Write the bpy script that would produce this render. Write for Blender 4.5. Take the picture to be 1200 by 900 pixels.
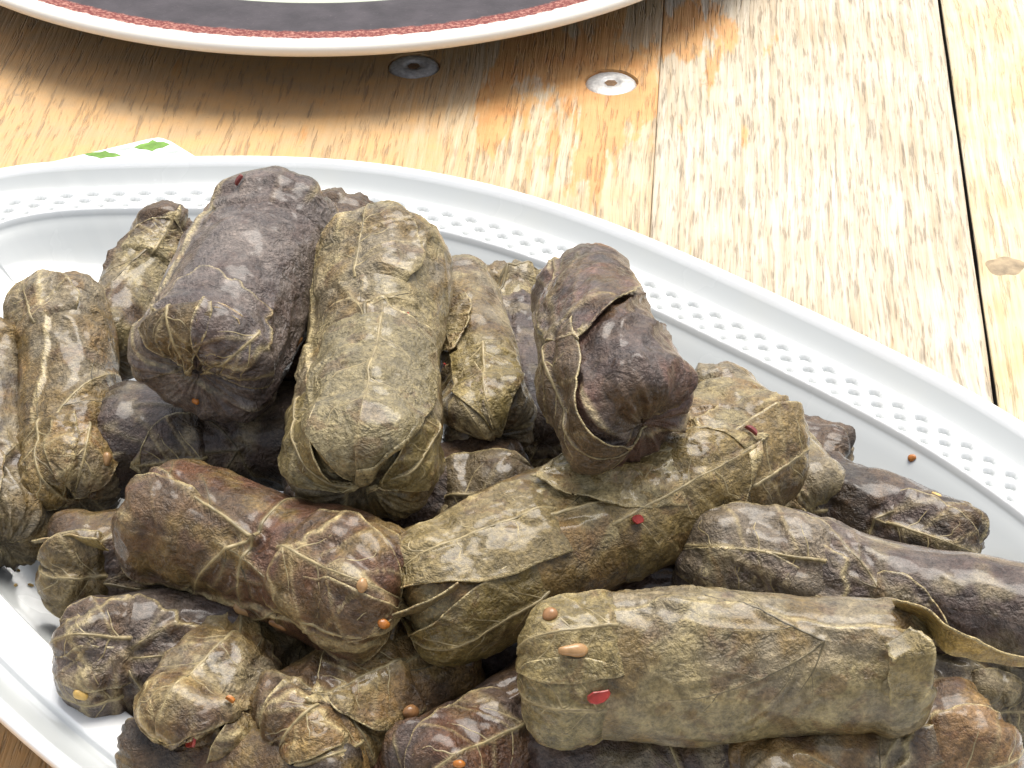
import bpy, math, random
import numpy as np
from mathutils import Vector, Matrix
from mathutils.bvhtree import BVHTree

for o in list(bpy.data.objects):
    bpy.data.objects.remove(o, do_unlink=True)
scene = bpy.context.scene
COL = scene.collection
R = math.radians
S = 0.01                                   # lengths below are centimetres

# ------------------------------------------------------------------ camera
PITCH, DIST, FPX = 36.3424, 50.0, 2800.0   # degrees below horizontal, cm to the table at picture centre
CAM = np.array([0.0, -DIST*math.cos(R(PITCH)), DIST*math.sin(R(PITCH))])
cd = bpy.data.cameras.new('camera'); cam = bpy.data.objects.new('camera', cd); COL.objects.link(cam)
cam.location = CAM*S
cam.rotation_euler = (R(90-PITCH), 0, 0)
cd.sensor_width = 36; cd.lens = FPX/1200*36
cd.clip_start = 0.01; cd.clip_end = 100
scene.camera = cam

# ------------------------------------------------------------------ light
SUN_ELEV, SUN_AZ, SUN_STR, SUN_ANG, SKY = 66, 18, 1.5, 42, 0.098   # azimuth from +Y, negative = left
EXPOSURE = 1.22
w = bpy.data.worlds.new('World'); scene.world = w; w.use_nodes = True
nt = w.node_tree; bg = nt.nodes['Background']
sky = nt.nodes.new('ShaderNodeTexSky'); sky.sky_type = 'NISHITA'; sky.sun_disc = False
sky.sun_elevation = R(SUN_ELEV); sky.sun_rotation = R(SUN_AZ)
sky.dust_density = 4.0; sky.air_density = 1.0
hs = nt.nodes.new('ShaderNodeHueSaturation'); hs.inputs['Saturation'].default_value = .4    # thin overcast: a pale sky
nt.links.new(sky.outputs[0], hs.inputs['Color']); nt.links.new(hs.outputs[0], bg.inputs[0]); bg.inputs[1].default_value = SKY
sl = bpy.data.lights.new('sun', 'SUN'); sl.energy = SUN_STR; sl.angle = R(SUN_ANG); sl.color = (1.0, 0.95, 0.87)
so = bpy.data.objects.new('sun', sl); COL.objects.link(so)
sdir = Vector((math.sin(R(SUN_AZ))*math.cos(R(SUN_ELEV)), math.cos(R(SUN_AZ))*math.cos(R(SUN_ELEV)), math.sin(R(SUN_ELEV))))
so.rotation_euler = sdir.to_track_quat('Z', 'Y').to_euler(); so.location = sdir*3
vs = scene.view_settings
vs.view_transform = 'Standard'; vs.look = 'None'; vs.gamma = 1; vs.use_curve_mapping = False; vs.exposure = EXPOSURE

# ------------------------------------------------------------------ helpers
def at(px, py, z):
    """point at height z (cm) that the photograph (1200 x 900) shows at px, py"""
    fw = np.array([0, math.cos(R(PITCH)), -math.sin(R(PITCH))]); up = np.array([0, math.sin(R(PITCH)), math.cos(R(PITCH))])
    d = fw*FPX + np.array([1., 0, 0])*(px-600) - up*(py-450)
    return CAM + d*(z-CAM[2])/d[2]

def tag(o, label=None, cat=None, group=None, kind=None):
    for k, v in (('label', label), ('category', cat), ('group', group), ('kind', kind)):
        if v: o[k] = v
    return o

def empty(name, loc=(0, 0, 0), rz=0):
    o = bpy.data.objects.new(name, None); COL.objects.link(o)
    o.location = Vector(loc)*S; o.rotation_euler = (0, 0, rz); o.empty_display_size = 0.01
    return o

def mesh_obj(name, V, F, mat, parent=None, origin=(0, 0, 0), smooth=True, tint=None, mats=None, mi=None):
    """V (n,3) in cm, F an (m,4) array or list of faces; one mesh object"""
    V = np.asarray(V, float) - np.asarray(origin, float)
    me = bpy.data.meshes.new(name)
    if isinstance(F, np.ndarray):
        k = F.shape[1]
        me.vertices.add(len(V)); me.vertices.foreach_set('co', (V*S).ravel())
        me.loops.add(F.size); me.loops.foreach_set('vertex_index', F.ravel().astype(np.int32))
        me.polygons.add(len(F)); me.polygons.foreach_set('loop_start', np.arange(0, F.size, k, dtype=np.int32))
        me.update(calc_edges=True); me.validate()
    else:
        me.from_pydata([tuple(v*S) for v in V], [], [tuple(int(i) for i in f) for f in F]); me.update()
    me.polygons.foreach_set('use_smooth', np.full(len(me.polygons), smooth))
    if tint is not None:
        a = me.color_attributes.new('tint', 'FLOAT_COLOR', 'POINT')
        t = np.ones((len(V), 4), np.float32); t[:, :3] = tint
        a.data.foreach_set('color', t.ravel())
    for m in ([mat] if mats is None else mats): me.materials.append(m)
    if mi is not None: me.polygons.foreach_set('material_index', mi)
    o = bpy.data.objects.new(name, me); COL.objects.link(o)
    if parent is not None: o.parent = parent
    else: o.location = Vector([float(c) for c in origin])*S
    return o

def gridfaces(nu, nv, wrap=False):
    i, j = np.meshgrid(np.arange(nu-1), np.arange(nv if wrap else nv-1), indexing='ij')
    j2 = (j+1) % nv
    return np.stack([i*nv+j, i*nv+j2, (i+1)*nv+j2, (i+1)*nv+j], -1).reshape(-1, 4)

def sstep(x, a, b):
    t = np.clip((x-a)/(b-a), 0, 1); return t*t*(3-2*t)

_rng = np.random.default_rng(5)
_perm = np.concatenate([_rng.permutation(256)]*3)
_g = _rng.normal(size=(256, 3)); _g /= np.linalg.norm(_g, axis=1)[:, None]
def noise(P):
    """gradient noise, about -1..1"""
    P = np.asarray(P, float); sh = P.shape[:-1]; P = P.reshape(-1, 3)
    i = np.floor(P).astype(int); f = P-i; i &= 255
    u = f*f*f*(f*(f*6-15)+10)
    out = 0
    for dx in (0, 1):
        wx = u[:, 0] if dx else 1-u[:, 0]
        for dy in (0, 1):
            wy = u[:, 1] if dy else 1-u[:, 1]
            for dz in (0, 1):
                wz = u[:, 2] if dz else 1-u[:, 2]
                h = _perm[_perm[_perm[i[:, 0]+dx]+i[:, 1]+dy]+i[:, 2]+dz]
                out = out + wx*wy*wz*np.einsum('ij,ij->i', _g[h], f-np.array([dx, dy, dz]))
    return (out*1.6).reshape(sh)
def fbm(P, octv=3, gain=.5):
    s = 0; a = 1
    for k in range(octv):
        s = s+a*noise(P+17.3*k); P = P*2.03; a *= gain
    return s

# ------------------------------------------------------------------ node helpers
def mat_new(name):
    m = bpy.data.materials.new(name); m.use_nodes = True
    return m, m.node_tree, m.node_tree.nodes['Principled BSDF']
class NB:
    def __init__(s, tree): s.t = tree
    def n(s, typ, **kw):
        nd = s.t.nodes.new(typ)
        for k, v in kw.items(): setattr(nd, k, v)
        return nd
    def link(s, a, b): s.t.links.new(a, b)
    def put(s, inp, v):
        if hasattr(v, 'is_linked') or isinstance(v, bpy.types.NodeSocket): s.link(v, inp)
        else: inp.default_value = v
    def math(s, op, a, b=0.0, c=0.0, clamp=False):
        nd = s.n('ShaderNodeMath', operation=op, use_clamp=clamp)
        for i, v in enumerate((a, b, c)): s.put(nd.inputs[i], v)
        return nd.outputs[0]
    def vmath(s, op, a, b):
        nd = s.n('ShaderNodeVectorMath', operation=op); s.put(nd.inputs[0], a); s.put(nd.inputs[1], b); return nd.outputs[0]
    def mix(s, f, a, b, blend='MIX'):
        nd = s.n('ShaderNodeMix', data_type='RGBA', blend_type=blend)
        s.put(nd.inputs[0], f); s.put(nd.inputs[6], a); s.put(nd.inputs[7], b); return nd.outputs[2]
    def rng(s, v, a, b, c=0.0, d=1.0, smooth=False):
        nd = s.n('ShaderNodeMapRange', clamp=True)
        if smooth: nd.interpolation_type = 'SMOOTHSTEP'
        for i, x in enumerate((v, a, b, c, d)): s.put(nd.inputs[i], x)
        return nd.outputs[0]
    def noise(s, vec, scale, detail=2.0, rough=.5, dist=0.0):
        nd = s.n('ShaderNodeTexNoise'); s.put(nd.inputs['Vector'], vec); nd.inputs['Scale'].default_value = scale
        nd.inputs['Detail'].default_value = detail; nd.inputs['Roughness'].default_value = rough; nd.inputs['Distortion'].default_value = dist
        return nd.outputs['Fac']
    def bump(s, h, strength, dist, normal=None):
        nd = s.n('ShaderNodeBump'); nd.inputs['Strength'].default_value = strength; nd.inputs['Distance'].default_value = dist
        s.put(nd.inputs['Height'], h)
        if normal is not None: s.link(normal, nd.inputs['Normal'])
        return nd.outputs[0]
def rgb(r, g, b): return (r, g, b, 1.0)

# ------------------------------------------------------------------ materials
def mat_leaf(name='cooked_vine_leaf', rough=.36, speck=1.0):
    m, t, p = mat_new(name); q = NB(t)
    co = q.n('ShaderNodeTexCoord').outputs['Object']
    info = q.n('ShaderNodeObjectInfo').outputs['Random']
    off = q.n('ShaderNodeCombineXYZ'); q.link(q.math('MULTIPLY', info, 3.7), off.inputs[0]); q.link(q.math('MULTIPLY', info, 1.9), off.inputs[1])
    v = q.vmath('ADD', co, off.outputs[0])
    at_ = q.n('ShaderNodeAttribute', attribute_name='tint').outputs['Color']
    n1 = q.noise(v, 420, 5, .65, .4)
    n2 = q.noise(v, 1500, 3, .6)
    n3 = q.noise(v, 160, 4, .6, .8)
    k = q.math('MULTIPLY', q.rng(n1, .3, .72, .58, 1.48), q.rng(n2, .3, .7, .66, 1.36))
    c1 = q.mix(1.0, at_, k, 'MULTIPLY')
    dark = q.rng(n3, .54, .64, 0, .7, True)
    c2 = q.mix(dark, c1, q.mix(1.0, c1, rgb(.62, .50, .46), 'MULTIPLY'))
    pale = q.rng(q.noise(v, 700, 4, .7), .62, .74, 0, .30*speck, True)
    c3 = q.mix(pale, c2, rgb(.22, .165, .095))
    q.link(c3, p.inputs['Base Color'])
    q.link(q.rng(n1, .3, .7, rough-.1, rough+.16), p.inputs['Roughness'])
    p.inputs['Specular IOR Level'].default_value = .28
    p.inputs['Coat Weight'].default_value = .6; p.inputs['Coat Roughness'].default_value = .14; p.inputs['Coat IOR'].default_value = 1.4
    h = q.math('ADD', q.math('MULTIPLY', n1, 1.0), q.math('MULTIPLY', n2, .35))
    cr = q.math('ABSOLUTE', q.math('SUBTRACT', q.noise(v, 330, 3, .6, .6), .5))          # small sharp creases
    cr2 = q.math('ABSOLUTE', q.math('SUBTRACT', q.noise(v, 800, 3, .6, .3), .5))
    am = q.rng(q.noise(v, 70, 2), .42, .6, .25, 1, True)                                # creased in places, taut in others
    h = q.math('SUBTRACT', h, q.math('MULTIPLY', q.math('MULTIPLY', cr, 3.0), am)); h = q.math('SUBTRACT', h, q.math('MULTIPLY', cr2, .8))
    q.link(q.bump(h, .68, .0013), p.inputs['Normal'])
    return m
LEAF = mat_leaf()

def mat_vein():
    m, t, p = mat_new('leaf_vein_pale'); q = NB(t)
    co = q.n('ShaderNodeTexCoord').outputs['Object']
    at_ = q.n('ShaderNodeAttribute', attribute_name='tint').outputs['Color']
    q.link(q.mix(1.0, at_, q.rng(q.noise(co, 500, 3, .6), .3, .7, .45, 1.3), 'MULTIPLY'), p.inputs['Base Color'])
    p.inputs['Roughness'].default_value = .4
    return m
VEIN = mat_vein()

def mat_plain(name, col, rough=.5, metal=0.0, var=.15, scale=300, bump=0.0):
    m, t, p = mat_new(name); q = NB(t)
    co = q.n('ShaderNodeTexCoord').outputs['Object']
    f = q.noise(co, scale, 4, .6)
    q.link(q.mix(1.0, rgb(*col), q.rng(f, .3, .7, 1-var, 1+var), 'MULTIPLY'), p.inputs['Base Color'])
    p.inputs['Roughness'].default_value = rough; p.inputs['Metallic'].default_value = metal
    if bump: q.link(q.bump(f, bump, .0005), p.inputs['Normal'])
    return m

def mat_wood(name, base, bleach, brown, brown_amt, orange_c, orange_r, seed, grain=1.0, smooth=0.0):
    """weathered board: bleached wood, remains of stain, open dark grain along Y"""
    m, t, p = mat_new(name); q = NB(t)
    co = q.n('ShaderNodeTexCoord').outputs['Object']
    v = q.vmath('ADD', co, (seed*1.3, seed*.7, seed*.31))
    wob = q.noise(v, 14, 2)
    def stretch(sx, sy):
        mp = q.n('ShaderNodeMapping'); mp.inputs['Scale'].default_value = (sx, sy, sx); q.link(v, mp.inputs[0])
        return q.vmath('ADD', mp.outputs[0], q.n('ShaderNodeCombineXYZ').outputs[0])
    mp = q.n('ShaderNodeMapping'); mp.inputs['Scale'].default_value = (1, .035, 1); q.link(v, mp.inputs[0])
    gx = q.n('ShaderNodeCombineXYZ'); q.link(q.math('MULTIPLY', wob, .004), gx.inputs[0])
    gv = q.vmath('ADD', mp.outputs[0], gx.outputs[0])
    band = q.noise(gv, 620, 3, .6)            # year rings along the board
    fine = q.noise(gv, 1800, 2, .6)
    mp2 = q.n('ShaderNodeMapping'); mp2.inputs['Scale'].default_value = (1, .075, 1); q.link(v, mp2.inputs[0])
    dash = q.noise(q.vmath('ADD', mp2.outputs[0], gx.outputs[0]), 1150, 2, .6)   # broken dark pores
    low = q.noise(v, 34, 4, .6)
    mid = q.noise(v, 110, 4, .62)
    c = q.mix(q.rng(low, .36, .62), rgb(*base), rgb(*bleach))
    c = q.mix(q.rng(band, .40, .66, 0, .8), c, q.mix(1.0, c, rgb(.72, .62, .49), 'MULTIPLY'))
    c = q.mix(q.rng(fine, .5, .75, 0, .3), c, rgb(*bleach))
    lines = q.noise(gv, 900, 1, .4)                                            # thin dark growth lines
    c = q.mix(q.math('MULTIPLY', q.rng(q.math('ABSOLUTE', q.math('SUBTRACT', lines, .5)), .0, .035, 1, 0), q.rng(mid, .35, .6, .2, .75*grain)), c, rgb(.30, .24, .17))
    # remains of old stain
    sep = q.n('ShaderNodeSeparateXYZ'); q.link(co, sep.inputs[0])
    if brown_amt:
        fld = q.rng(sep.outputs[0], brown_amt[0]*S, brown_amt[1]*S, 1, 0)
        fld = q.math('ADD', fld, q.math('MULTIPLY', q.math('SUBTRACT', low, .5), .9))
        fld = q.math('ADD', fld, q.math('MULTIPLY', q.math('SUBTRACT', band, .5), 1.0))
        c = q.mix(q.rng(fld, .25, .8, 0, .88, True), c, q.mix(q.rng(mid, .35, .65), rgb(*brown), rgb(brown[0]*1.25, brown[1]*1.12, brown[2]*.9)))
    if orange_c:
        d = q.n('ShaderNodeVectorMath', operation='DISTANCE'); mp3 = q.n('ShaderNodeMapping'); mp3.inputs['Scale'].default_value = (1, .55, 0)
        q.link(co, mp3.inputs[0]); q.link(mp3.outputs[0], d.inputs[0]); d.inputs[1].default_value = (orange_c[0]*S, orange_c[1]*.55*S, 0)
        mp4 = q.n('ShaderNodeMapping'); mp4.inputs['Scale'].default_value = (1, .24, 1); q.link(v, mp4.inputs[0])
        pn = q.math('ADD', q.noise(mp4.outputs[0], 110, 5, .62, .3), q.math('MULTIPLY', q.math('SUBTRACT', band, .5), .22))
        f = q.math('SUBTRACT', q.math('ADD', pn, q.rng(d.outputs['Value'], 0, orange_r*S, .22, -.16)), .5)
        c = q.mix(q.rng(f, -.01, .06, 0, .85), c, q.mix(q.rng(mid, .35, .65), rgb(.56, .25, .07), rgb(.62, .34, .12)))
    pores = q.math('MULTIPLY', q.rng(dash, .55, .68), q.rng(band, .34, .54))
    if smooth: pores = q.math('MULTIPLY', pores, 1-smooth)
    c = q.mix(q.math('MULTIPLY', pores, .45*grain), c, rgb(.19, .155, .115))
    sc = q.rng(q.noise(v, 260, 5, .7), .66, .74, 0, .5)
    c = q.mix(sc, c, rgb(.22, .17, .11))
    q.link(c, p.inputs['Base Color'])
    q.link(q.rng(mid, .3, .7, .5, .75), p.inputs['Roughness'])
    h = q.math('SUBTRACT', q.math('ADD', q.math('MULTIPLY', band, .8*grain), q.math('MULTIPLY', mid, .25)), q.math('MULTIPLY', pores, .8))
    q.link(q.bump(h, .55, .0012), p.inputs['Normal'])
    return m

# ------------------------------------------------------------------ the table
TD = np.array([.0787, .9969]); TN = np.array([.9969, -.0787])
RZ = -math.asin(.0787)
table = empty('wooden_table', (0, 0, 0), RZ)
tag(table, 'weathered plank table top under the dish and the plate', 'table')
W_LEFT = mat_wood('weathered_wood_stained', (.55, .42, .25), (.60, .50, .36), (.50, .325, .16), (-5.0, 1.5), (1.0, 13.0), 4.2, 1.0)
W_MID = mat_wood('weathered_wood_bleached', (.53, .45, .33), (.60, .54, .43), (.5, .33, .15), None, (3.2, 15.5), 1.8, 2.3, 1.15)
W_RIGHT = mat_wood('weathered_wood_yellow', (.62, .50, .27), (.65, .58, .42), (.5, .33, .15), None, None, 5.1, .5, .55)
W_OTHER = mat_wood('weathered_wood_plain', (.56, .43, .26), (.66, .56, .40), (.42, .26, .12), None, None, 7.7, 1.0)

GRIME = mat_plain('dirty_plank_edge', (.035, .028, .02), .9, 0, .4, 300)
def board(x0, x1, mat, y0=-45, y1=62, th=2.6, holes=(), tight=(0, 0)):
    g, bv = .015, .05
    V = []; ga, gb = (.003 if tight[0] else g), (.003 if tight[1] else g)
    prof = [(x0+ga, -th), (x0+ga, -bv), (x0+ga+bv*.3, -bv*.3), (x0+ga+bv, 0), (x1-gb-bv, 0), (x1-gb-bv*.3, -bv*.3), (x1-gb, -bv), (x1-gb, -th)]
    rs = np.random.default_rng(int(x0*10+400))
    ys = np.linspace(y0, y1, 90)
    wl, wr = [np.interp(ys, np.linspace(y0, y1, 60), rs.normal(0, .010, 60)) for _ in range(2)]
    if tight[0]: wl = wl*0
    if tight[1]: wr = wr*0
    for k, y in enumerate(ys):
        for i, (x, z) in enumerate(prof): V.append((x+(wl[k] if i < 4 else wr[k]), y, z))
    n = len(prof); F = []
    for k in range(len(ys)-1):
        for i in range(n):
            j = (i+1) % n; F.append((k*n+i, (k+1)*n+i, (k+1)*n+j, k*n+j))
    F.append(tuple(range(n))); F.append(tuple(range((len(ys)-1)*n, len(ys)*n))[::-1])
    mi = [0 if (f % n) in (1, 2, 3, 4, 5) else 1 for f in range((len(ys)-1)*n)]+[1, 1]
    o = mesh_obj('plank', V, F, mat, table, smooth=False, mats=[mat, GRIME], mi=mi)
    for (hx, hy, hr, hd) in holes:                                  # counterbored screw holes
        a = np.linspace(0, 2*math.pi, 49)[:-1]
        jit = 1+.02*np.sin(a*3+hx)+.012*np.sin(a*7)
        cv = [(hx+hr*math.cos(t)*j, hy+hr*math.sin(t)*j, z) for z in (-hd, .5) for t, j in zip(a, jit)]
        cf = [tuple(range(48))[::-1], tuple(range(48, 96))]+[(i, (i+1) % 48, 48+(i+1) % 48, 48+i) for i in range(48)]
        cut = mesh_obj('cutter', cv, cf, mat, table, smooth=False)
        mod = o.modifiers.new('hole', 'BOOLEAN'); mod.object = cut; mod.operation = 'DIFFERENCE'; mod.solver = 'EXACT'
        bpy.context.view_layer.update()
        me = bpy.data.meshes.new_from_object(o.evaluated_get(bpy.context.evaluated_depsgraph_get()))
        o.modifiers.clear(); o.data = me; bpy.data.objects.remove(cut, do_unlink=True)
    return o
def local(px, py):
    p = at(px, py, 0)[:2]; return float(p@TN), float(p@TD)
s1, s2 = local(485, 77), local(716, 96)
board(-36.3, -17, W_OTHER)
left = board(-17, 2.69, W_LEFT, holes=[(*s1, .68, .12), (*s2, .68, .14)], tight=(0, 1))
board(2.69, 10.02, W_MID, tight=(1, 0))
right = board(10.06, 17.6, W_RIGHT)
board(17.6, 25.2, W_MID); board(25.2, 38, W_OTHER)
STEEL = mat_plain('dull_steel', (.62, .61, .58), .45, .25, .25, 900, .3)
STEEL2 = mat_plain('grey_weathered_steel', (.55, .55, .54), .5, .2, .3, 900, .4)
RUST = mat_plain('dirt_in_screw_slot', (.20, .12, .06), .8, 0, .4, 900)
for (x, y), mm, dz in ((s1, STEEL2, .0), (s2, STEEL, -.015)):
    prof = [(0.0, -.02), (.12, -.02), (.22, -.02), (.24, .015), (.30, .03), (.45, .02), (.58, -.02), (.645, -.07), (.66, -.16)]
    n = 48; V = [(x+r*math.cos(t), y+r*math.sin(t), z+dz) for r, z in prof for t in np.linspace(0, 2*math.pi, n+1)[:-1]]
    F = gridfaces(len(prof), n, True)
    sc = mesh_obj('screw', V, F, mm, left)
    hv = [(x+.17*math.cos(t), y+.17*math.sin(t), dz-.012) for t in np.linspace(0, 2*math.pi, 7)[:-1]]
    mesh_obj('socket', hv, [tuple(range(6))], RUST, sc, smooth=False)
# a knot in the yellow board is part of its grain: a raised weathered oval
KNOT = mat_plain('grey_brown_knot', (.33, .25, .15), .7, 0, .45, 260, .6)
kx, ky = local(1178, 312)
kv = [(kx, ky, .05)]; kf = []
for i, (rr, z) in enumerate(((.35, .05), (.7, .035), (1, -.01))):
    for t in np.linspace(0, 2*math.pi, 33)[:-1]:
        j = 1+.14*math.sin(t*2+1)+.08*math.sin(t*5)
        kv.append((kx+.42*rr*j*math.cos(t), ky+.45*rr*j*math.sin(t), z))
for i in range(32): kf.append((0, 1+i, 1+(i+1) % 32))
for r_ in range(2):
    for i in range(32): a, b = 1+r_*32+i, 1+r_*32+(i+1) % 32; kf.append((a, a+32, b+32, b))
mesh_obj('knot', kv, kf, KNOT, right)

# ------------------------------------------------------------------ dark rimmed plate
PC = np.array([-4.99, 24.62])
def mat_plate():
    m, t, p = mat_new('glazed_plate'); q = NB(t)
    co = q.n('ShaderNodeTexCoord').outputs['Object']
    sep = q.n('ShaderNodeSeparateXYZ'); q.link(co, sep.inputs[0])
    r = q.math('SQRT', q.math('ADD', q.math('POWER', sep.outputs[0], 2), q.math('POWER', sep.outputs[1], 2)))
    n = q.noise(co, 420, 4, .7); n2 = q.noise(co, 1100, 3, .7); n3 = q.noise(co, 120, 3, .6)
    r2 = q.math('ADD', r, q.math('MULTIPLY', q.math('SUBTRACT', n, .5), .0024))
    white = rgb(.80, .76, .68)
    red = q.mix(q.rng(n2, .46, .64), rgb(.15, .022, .016), rgb(.42, .19, .14))
    dark = q.mix(q.rng(n3, .35, .65), rgb(.030, .024, .027), rgb(.055, .045, .050))
    dark = q.mix(q.rng(n2, .62, .72, 0, .25), dark, rgb(.2, .16, .16))
    c = q.mix(q.rng(r2, .1243, .1252), dark, red)
    c = q.mix(q.rng(r2, .1286, .1292), c, white)
    c = q.mix(q.rng(r, .1068, .1066), c, rgb(.015, .012, .012))
    c = q.mix(q.rng(r, .1055, .1050), c, rgb(.45, .48, .38))
    q.link(c, p.inputs['Base Color']); p.inputs['Roughness'].default_value = .45; p.inputs['Specular IOR Level'].default_value = .25
    q.link(q.bump(n, .12, .0006), p.inputs['Normal'])
    return m
prof = [(0, .35), (7.4, .35), (7.6, 0), (8.1, 0), (8.3, .4), (10.5, .95), (12.4, 1.55), (13.0, 1.78), (13.22, 1.92), (13.32, 2.05), (13.30, 2.16), (13.2, 2.22),
        (13.05, 2.235), (12.85, 2.225), (12.5, 2.20), (12.0, 2.17), (11.3, 2.12), (10.75, 2.06), (10.62, 2.02), (10.5, 1.95), (9.9, 1.5), (9.2, 1.0), (8, .92), (4, .9), (0, .9)]
prof = [(r, z-.38*min(1, max(0, (z-.5)/1.2))) for r, z in prof]
n = 256
ang = np.linspace(0, 2*math.pi, n+1)[:-1]
V = np.array([(PC[0]+r*math.cos(t), PC[1]+r*math.sin(t), z) for r, z in prof for t in ang])
plate = mesh_obj('dinner_plate', V, gridfaces(len(prof), n, True), mat_plate(), origin=(PC[0], PC[1], 0))
tag(plate, 'round plate with white lip, red speckled edge and dark band', 'plate')

# ------------------------------------------------------------------ white platter
EC = np.array([-.29, -6.77]); EA, EB, ETH = 16.92, 9.38, -.73
ec, es = math.cos(ETH), math.sin(ETH)
KT = np.array([-math.pi, 1.05, 1.24, 1.40, 1.50, 1.62, 1.72, 1.92, 2.10, 2.28, 2.49, 2.72, 2.93, math.pi])      # hand-made outline, not quite an ellipse
KV = np.array([0, 0, .006, -.007, -.018, -.019, -.010, .018, .016, -.004, -.040, -.046, -.012, 0])
def wob(t):
    t = (np.asarray(t)+math.pi) % (2*math.pi)-math.pi
    out = 0
    for dt in (-.12, -.06, 0, .06, .12): out = out+np.interp(t+dt, KT, KV)/5
    return 1+out
def ell(t, d):
    k = wob(t); x, y = (EA*k-d)*np.cos(t), (EB*k-d)*np.sin(t)
    return np.stack([EC[0]+x*ec-y*es, EC[1]+x*es+y*ec], -1)
def inset_of(xy):
    d = np.asarray(xy)-EC; u = d[..., 0]*ec+d[..., 1]*es; v = -d[..., 0]*es+d[..., 1]*ec
    kk = wob(np.arctan2(v/EB, u/EA)); k = np.sqrt((u/EA)**2+(v/EB)**2)+1e-9
    return (kk-k)*np.sqrt(u*u+v*v)/k
TOP = [(0, 1.88), (.03, 1.97), (.10, 2.02), (.19, 2.01), (.25, 1.97), (.28, 1.92), (.34, 1.87), (.55, 1.73), (.72, 1.63), (.80, 1.60)]
TOP += [(d, 1.60-(d-.80)*.04) for d in np.arange(.84, 1.80, .036)]
TOP += [(1.82, 1.54), (1.86, 1.50), (1.95, 1.45), (2.15, 1.30), (2.45, 1.07), (2.8, .86), (3.2, .72), (3.7, .63), (4.4, .60), (6, .58), (8.6, .57)]
TOPD = np.array([p[0] for p in TOP]); TOPZ = np.array([p[1] for p in TOP])
def platter_z(xy): return np.interp(inset_of(xy), TOPD, TOPZ)
UNDER = [(8.6, .25), (4.6, .25), (4.4, 0), (4.0, 0), (3.85, .3), (3.0, .62), (2.0, 1.0), (1.0, 1.22), (.25, 1.70)]
NT = 1760
tt = np.linspace(0, 2*math.pi, 20001); pe = ell(tt, 1.2); sl_ = np.concatenate([[0], np.cumsum(np.linalg.norm(np.diff(pe, axis=0), axis=1))])
per = sl_[-1]; s_u = np.linspace(0, per, NT+1)[:-1]; t_u = np.interp(s_u, sl_, tt)
ncell = round(per/.57); cell = per/ncell
rows = []
relief = []
for (d, z) in UNDER+TOP:
    xy = ell(t_u, d); zz = np.full(NT, z); rel = np.zeros(NT)
    if (d, z) in TOP and .8 < d < 1.81:
        ph = (s_u/cell) % 1.0
        def hole(off, dc, sx, sd):
            x = (ph-off+.5) % 1-.5
            # leaning eye: pointed ellipse
            return np.sqrt((x*cell/sx)**2+((d-dc)/sd)**2+.9*abs(x*cell/sx)*abs((d-dc)/sd))
        x = (ph+.5) % 1-.5
        sc_ = np.sqrt((x*cell)**2+(d-1.16)**2)           # scalloped outer edge
        band = np.maximum(sstep(sc_, .315, .265), sstep(np.full(NT, d), 1.12, 1.17))*sstep(np.full(NT, d), 1.80, 1.76)
        hl = np.minimum.reduce([hole(0, 1.14, .20, .125), hole(.5, 1.40, .19, .12), hole(0, 1.64, .12, .075)])
        band = band*sstep(hl, .72, 1.08)
        far_ = sstep(np.abs((t_u+1.75+math.pi) % (2*math.pi)-math.pi), .95, 1.25)    # plain along the near side
        solid = sstep(np.full(NT, d), .92, .98)*sstep(np.full(NT, d), 1.80, 1.76)
        band = band*far_+solid*(1-far_)
        zz = zz+.115*band; rel = band
    rows.append(np.c_[xy, zz]); relief.append(rel)
V = np.concatenate(rows); rel = np.concatenate(relief)
shade_grey = np.array([.47, .49, .483]); wh = np.array([.86, .87, .86])  # shade of well, sloped band and lattice holes painted in as a greyer tint
tint = shade_grey+(wh-shade_grey)*rel[:, None]
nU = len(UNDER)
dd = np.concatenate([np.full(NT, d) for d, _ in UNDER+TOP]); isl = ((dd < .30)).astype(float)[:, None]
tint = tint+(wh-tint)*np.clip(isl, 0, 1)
F = gridfaces(len(rows), NT, True)
def mat_porcelain():
    m, t, p = mat_new('white_porcelain'); q = NB(t)
    co = q.n('ShaderNodeTexCoord').outputs['Object']
    c = q.n('ShaderNodeAttribute', attribute_name='tint').outputs['Color']
    sm = q.rng(q.noise(co, 45, 4, .6), .5, .75, 0, .12)                 # faint oil film
    q.link(q.mix(sm, c, rgb(.60, .57, .45)), p.inputs['Base Color'])
    q.link(q.rng(q.noise(co, 60, 3), .3, .7, .16, .30), p.inputs['Roughness'])
    p.inputs['Specular IOR Level'].default_value = .5
    p.inputs["Coat Weight"].default_value = 1.0; p.inputs["Coat Roughness"].default_value = .15; p.inputs["Coat IOR"].default_value = 1.5
    return m
fcap = []
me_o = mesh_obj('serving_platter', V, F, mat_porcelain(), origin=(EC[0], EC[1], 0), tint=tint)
# close the middle of floor and foot
def cap(row, flip):
    base = row*NT; return list(range(base, base+NT))[::(-1 if flip else 1)]
import bmesh
bm = bmesh.new(); bm.from_mesh(me_o.data); bm.verts.ensure_lookup_table()
for row, fl in ((0, True), (len(rows)-1, False)):
    f = bm.faces.new([bm.verts[i] for i in cap(row, fl)]); f.smooth = True
bmesh.ops.recalc_face_normals(bm, faces=bm.faces)
bm.to_mesh(me_o.data); bm.free()
platter = tag(me_o, 'white oval serving platter with an embossed lattice band on its rim', 'platter')

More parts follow.
